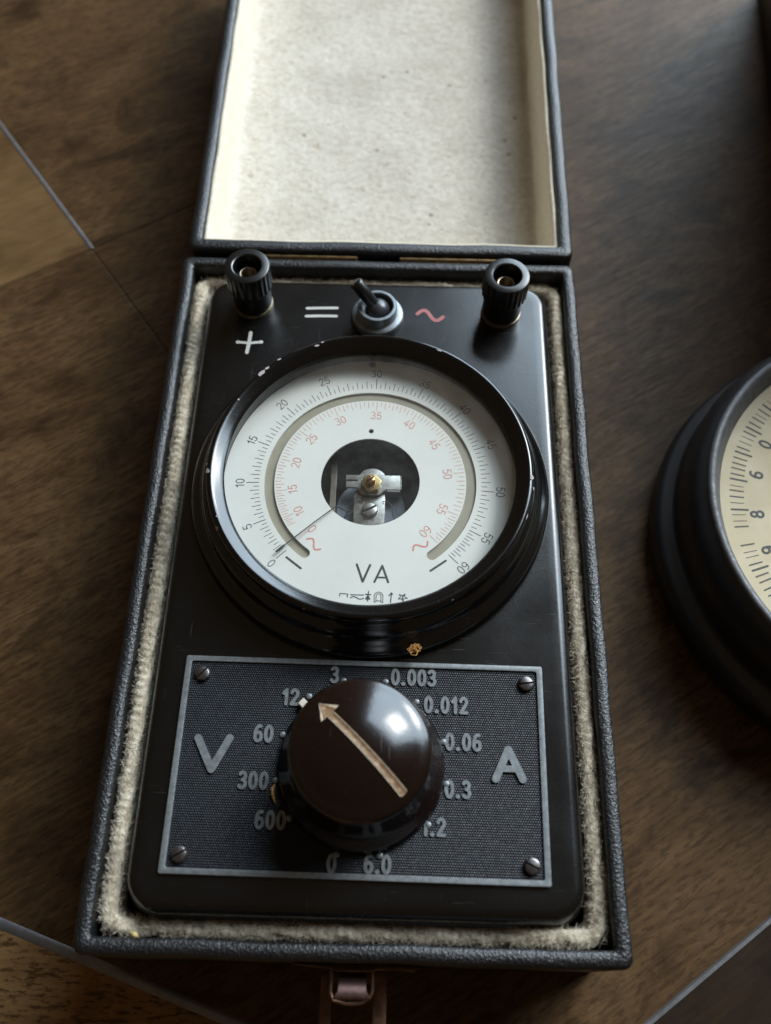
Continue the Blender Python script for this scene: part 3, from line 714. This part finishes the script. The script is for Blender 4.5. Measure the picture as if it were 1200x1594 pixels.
# terminals
def terminal(loc):
    t = link(bpy.data.objects.new('binding_post', None), meter, loc)
    m = MB(); m.lathe([(6.35, .1), (6.35, .7), (6.2, 1.1), (5.5, 1.2)], n=48, cap0=True); m.build('metal_collar', COLLAR, t, loc)
    nr = 26
    def rf(r, z, a, k): return r*(1-.035*(.5+.5*math.cos(a*nr)) ** .6) if (9.0 < z < 17.4 and r > 6.5) else r
    m = MB(); m.lathe([(5.3, 1.35), (6.0, 1.6), (6.1, 2.2), (6.05, 7.6), (6.3, 8.6), (7.0, 9.6), (7.1, 10.2), (7.1, 14), (7.05, 17.2), (6.85, 17.75), (6.5, 17.95), (4.75, 18.0), (4.35, 17.75), (4.2, 17.3), (4.1, 12.6), (2.5, 12.4)], n=nr*6, rfun=rf)
    m.build('knurled_cap', POSTM, t, loc, angle=30)
    m = MB(); m.lathe([(2.7, 12.2), (2.75, 14.2), (2.55, 14.5), (2.2, 14.4), (2.05, 14.0), (2.0, 11), (.01, 11)], n=32); m.build('socket', COLLAR, t, loc)
    return t
terminal((-39.64, 85.5, 0)); terminal((40.09, 84.1, 0))
# toggle switch
sw = link(bpy.data.objects.new('toggle_switch', None), meter, (.5, 81, 0)); SL = (.5, 81.0, 0)
def rfn(r, z, a, k): return r*(1-.02*(.5+.5*math.cos(a*52))) if (r > 8 and z < 1.7) else r
m = MB(); m.lathe([(8.3, .1), (8.3, .6), (8.3, 1.6), (8.0, 2.2), (7.4, 2.55), (5.9, 2.6)], n=208, cap0=True, rfun=rfn); m.build('knurled_nut', ZINC, sw, SL, angle=30)
m = MB(); pr = [(6.25, 2.4)]
for k in range(5): pr += [(6.25, 2.7+k*.62), (6.02, 3.0+k*.62)]
pr += [(6.2, 5.9), (6.05, 6.15), (5.2, 6.2), (4.95, 6.0), (4.85, 3.0), (.01, 3.0)]
m.lathe(pr, n=64); m.build('threaded_collar', ZINC, sw, SL, angle=30)
m = MB(); m.lathe([(3.9*math.cos(R(a)), 4.0+3.3*math.sin(R(a))) for a in range(-20, 90, 8)]+[(.01, 7.3)], n=40); m.build('ball', simple('dark_ball', (.05, .052, .058), .3, .3), sw, SL)
b0 = Vector((.2, 0, 4.2)); b1 = Vector((-6.9, 3.0, 13.2))
dv = (b1-b0).normalized()
m = MB(); m.tube([b0, b0+dv*3, b0.lerp(b1, .6), b1-dv*.7, b1-dv*.15, b1+dv*.15], [1.75, 1.85, 2.1, 2.2, 1.9, 1.2], 24); m.build('lever', POSTM, sw, SL, angle=40)
# range plate
PX, PY, PR = .22, -60.66, -.0067
rp = link(bpy.data.objects.new('range_plate', None), meter, (PX, PY, .1), (0, 0, PR))
def rpart(mb, name, mat, **kw): return mb.build(name, mat, rp, (PX, PY, .1), (0, 0, PR), **kw)
oo = [(x, y) for x, y, z in rrect(46.8, 27.0, .5, 0, n=3)]; ii = [(x, y) for x, y, z in rrect(45.3, 25.6, .6, 0, n=3)]
plate2d('raised_frame', [oo, ii], 0, .95, GREYM, rp, (PX, PY, .1), (0, 0, PR), .1)
m = MB(); nx, ny = 300, 170; vs = []
for j in range(ny+1):
    for i in range(nx+1):
        vs.append((-45.35+90.7*i/nx, -25.65+51.3*j/ny, .36+(.15 if (j % 2 == 0 and i % 2 == (j//2) % 2) else 0)+ (.015*random.random())))
m.add(vs, [(j*(nx+1)+i, j*(nx+1)+i+1, (j+1)*(nx+1)+i+1, (j+1)*(nx+1)+i) for j in range(ny) for i in range(nx)])
tag(rpart(m, 'stippled_field', PLATEF, smooth=True, angle=12, fix=False), kind='stuff')
def onplate(x, y): return (x-PX, y-PY)
for t, x, y in (('3', -7.3, -37.6), ('12', -18.4, -43.9), ('60', -24.5, -53.6), ('300', -26.0, -65.3), ('600', -20.9, -74.6), ('0', -5.4, -84.1), ('6.0', 5.6, -83.9), ('1.2', 18.9, -74.9), ('0.3', 24.9, -65.8), ('0.06', 26.3, -54.1), ('0.012', 21.9, -44.7), ('0.003', 13.4, -37.7)):
    m = MB(); q = onplate(x, y); write(m, t, q[0], q[1], 3.75, .84, .3, .80, 0, .30, .80); rpart(m, 'numeral', GREYM, smooth=False, fix=False)
for st in ([[(-40.9, -55.3), (-36.7, -63.0)], [(-36.7, -63.0), (-32.9, -55.0)]], [[(34.3, -63.0), (37.6, -55.6)], [(37.6, -55.6), (41.1, -62.9)], [(35.7, -60.4), (39.8, -60.4)]]):
    m = MB()
    for k, s_ in enumerate(st): m.ribbon([onplate(*p) for p in s_], 1.9 if k < 2 else 1.6, .3, .95+.008*k)
    rpart(m, 'letter', GREYM, smooth=False, fix=False)
m0 = None
KX, KY = .75, -61.0
for k, dg in enumerate((104, 129, 160, 190.5, 217, 256, 284, 321, 350, 18, 51, 76)):
    a = R(dg); rr = 22.6 if 60 < dg < 130 else 21.6
    q = onplate(KX+rr*math.cos(a), KY+rr*math.sin(a))
    if m0 is None:
        m = MB(); m.lathe([(.8, .3), (.75, .8), (.45, .95), (.01, 1.0)], n=14); m0 = m.build('position_dot', GREYM, rp, (PX+q[0], PY+q[1], .1))
    else:
        c = m0.copy(); COL.objects.link(c); c.location = Vector((PX+q[0], PY+q[1], .1))*MM
for (x, y), an in zip(((-41.7, -38.2), (42.9, -38.7), (-42.2, -82.9), (42.5, -83.4)), (48, 8, 32, -24)):
    slotted('screw', SCREWM, 2.05, 1.5, rp, (x, y, .3), R(an), slot_w=.13)
# range knob
kb = link(bpy.data.objects.new('range_knob', None), meter, (KX, KY, .5))
pr = [(20.3, .7), (20.75, 1.0), (20.85, 1.6), (20.7, 2.4), (20.0, 3.4), (18.6, 5.0), (17.5, 7.0), (16.9, 9.2), (16.5, 11.5), (16.2, 14.0), (16.1, 15.7), (16.2, 16.3), (16.6, 16.8), (16.9, 17.4), (17.0, 18.4), (16.9, 19.6), (16.5, 20.7), (15.8, 21.5)]+[(r_, 26.3-(26-math.sqrt(26*26-r_*r_))) for r_ in (14.6, 13, 11, 9, 7, 5, 3, 1.5, .01)]
m = MB(); m.lathe(pr, n=128); knob = m.build('knob_body', KNOBM, kb, (KX, KY, 0), angle=50)
def dome_z(r):
    pts = sorted(pr[16:], key=lambda q: q[0])
    for (a, za), (b, zb) in zip(pts, pts[1:]):
        if a <= r <= b: return za+(zb-za)*(r-a)/(b-a)
    return 20.5
# arrow: cream inlay following the dome, with a low lip
ad = R(135.5); ax = Vector((math.cos(ad), math.sin(ad))); ay = Vector((-ax.y, ax.x))
def arrow_mesh(gx, gy, dz, wsc):
    m = MB(); L = []
    prof_ = [(-14.6, .95), (-14.3, 1.05), (-10, 1.0), (-5, .97), (0, .95), (5, .95), (9.3, .95), (9.9, 1.0), (9.9, 2.75), (10.6, 2.3), (11.6, 1.55), (12.8, .75), (13.9, .05)]
    P2 = []
    for (u, a_), (u2, b_) in zip(prof_, prof_[1:]):
        k_ = max(1, int((u2-u)/.7)); P2 += [(u+(u2-u)*q/k_, a_+(b_-a_)*q/k_) for q in range(k_)]
    P2.append(prof_[-1])
    for u, hw_ in P2:
        row = []
        for k in range(9):
            v = (k/4-1)*hw_*wsc; p = ax*(u+gx)+ay*(v+gy); row.append((p.x, p.y, dome_z(p.length)+dz-(.16*(1-abs(k/4-1)**4) if hw_ > .1 else 0)))
        L.append(row)
    m.loops(L, close=False); return m
arr = arrow_mesh(0, 0, .26, 1.0).build('arrow', CREAML, kb, (KX, KY, 0), angle=60)
arrow_mesh(-.15, 0, .30, .66).build('arrow_groove', CREAMP, kb, (KX, KY, 0), angle=60)
q = ax*21.6; m = MB(); m.box(-1.0, 1.0, -.9, 1.1, -.9, .75); m.build('pointer_tab', simple('cream_paint', (.72, .64, .52), .6), kb, (KX+q.x, KY+q.y, 1.9), (0, 0, ad-math.pi/2), bevel=.2)

# ================================================================== the round gauge at the right
GX, GY = 168.0, 21.5
gauge = thing('round_gauge', 'round black gauge with cream dial, cut by the right edge', 'gauge', (GX, GY, ZT))
pr = [(72, .1), (74.8, .8), (75.8, 4), (75.9, 7), (75.2, 10.5), (73.6, 12.6), (71.6, 13.4), (70.6, 14.2), (70.4, 16), (70.6, 20), (70.4, 25), (69.4, 29), (67.6, 32.5), (65.9, 34)]
m = MB(); m.lathe(pr, n=160, cap0=True); m.build('housing', BLACKPAINT, gauge, (GX, GY, ZT), angle=60)
m = MB(); m.lathe([(66.0, 33.8), (65.8, 34.8), (65.0, 35.2), (64.0, 35.0), (63.2, 34.2), (62.2, 31.8), (60.6, 29)], n=160); m.build('dial_ring', RINGM, gauge, (GX, GY, ZT), angle=60)
ZG = 29.2
m = MB(); m.lathe([(61, ZG), (.01, ZG)], n=120); gd = m.build('dial', CREAMDIAL, gauge, (GX, GY, ZT))
m = MB(); rnd = random.Random(4)
for k in range(0, 62):
    dg = 122+k*2.1
    if 185 < dg < 190.5: continue
    a = R(dg+rnd.uniform(-.25, .25)); big = k % 5 == 2; faint = rnd.random() < .35
    m.ribbon([((52.6 if big else 53.6)*math.cos(a), (52.6 if big else 53.6)*math.sin(a)), (57.6*math.cos(a), 57.6*math.sin(a))], .62 if big else .22 if faint else .45, ZG+.02, ZG+.05)
m.build('tick_marks', INK, gd, (GX, GY, ZT), smooth=False, fix=False)
for t, dg in (('0', 150.6), ('6', 164.4), ('8', 180.5), ('9', 194.2), ('0', 137)):
    a = R(dg); m = MB(); write(m, t, 50.0*math.cos(a), 50.0*math.sin(a), 3.7, .75, ZG+.02, ZG+.05, a-math.pi/2, .1); m.build('numeral', INK, gd, (GX, GY, ZT), smooth=False, fix=False)

# ================================================================== box added mostly out of view to cast the upper right shadow
BXL = (221, 213, ZT); BR = (0, 0, R(-5))
bx = thing('added_shadow_box', 'tall dark box added mostly out of view to cast the shadow at the upper right edge', 'box', BXL)
m = MB(); m.loops([rrect(55, 102, 4, .1), rrect(55, 102, 4, 78), rrect(54, 101, 4, 79)], True, True); m.build('box_body', LEATHER, bx, BXL, BR, angle=50)
m = MB(); m.loops([rrect(55.6, 102.6, 4, 80), rrect(55.6, 102.6, 4, 112), rrect(54.5, 101.5, 4, 113)], True, True); m.build('box_lid', LEATHER, bx, BXL, BR, angle=50)

# ================================================================== crumbs
rnd = random.Random(11); m = MB()
for _ in range(9):
    c = Vector((rnd.gauss(0, .5), rnd.gauss(0, .4), .4)); pts = []
    for k in range(8): pts.append(c+Vector((1.5*math.cos(k*1.1+_)*rnd.uniform(.3, 1), 1.1*math.sin(k*1.1+_)*rnd.uniform(.3, 1), .35*math.sin(k*.9+_)+rnd.uniform(0, .4))))
    m.tube(pts, .13, 5)
tag(m.build('dried_fibre', STRAW, None, (13.9, -31.2, 4.6)), 'tangled orange dry fibre lying on the bezel flange', 'fibre')
m = MB(); m.tube([(.2, 2.4, .2), (-.3, 1.2, .4), (-.2, 0, .3), (.2, -1.1, .35), (.7, -2.2, .2)], [.12, .4, .42, .28, .1], 6)
tag(m.build('straw_sliver', STRAW, None, (-20.7, -68.4, 1.0)), 'small orange straw sliver at the left of the knob', 'straw')
m = MB(); m.lathe([(.05, -1.2), (.5, -.8), (.72, 0), (.5, .8), (.05, 1.2)], n=10); 
tag(m.build('seed_husk', HUSK, None, (-51.2, -100.6, -2.6), (R(80), 0, R(65))), 'tiny yellow seed husk on the felt near the lower left corner', 'seed')
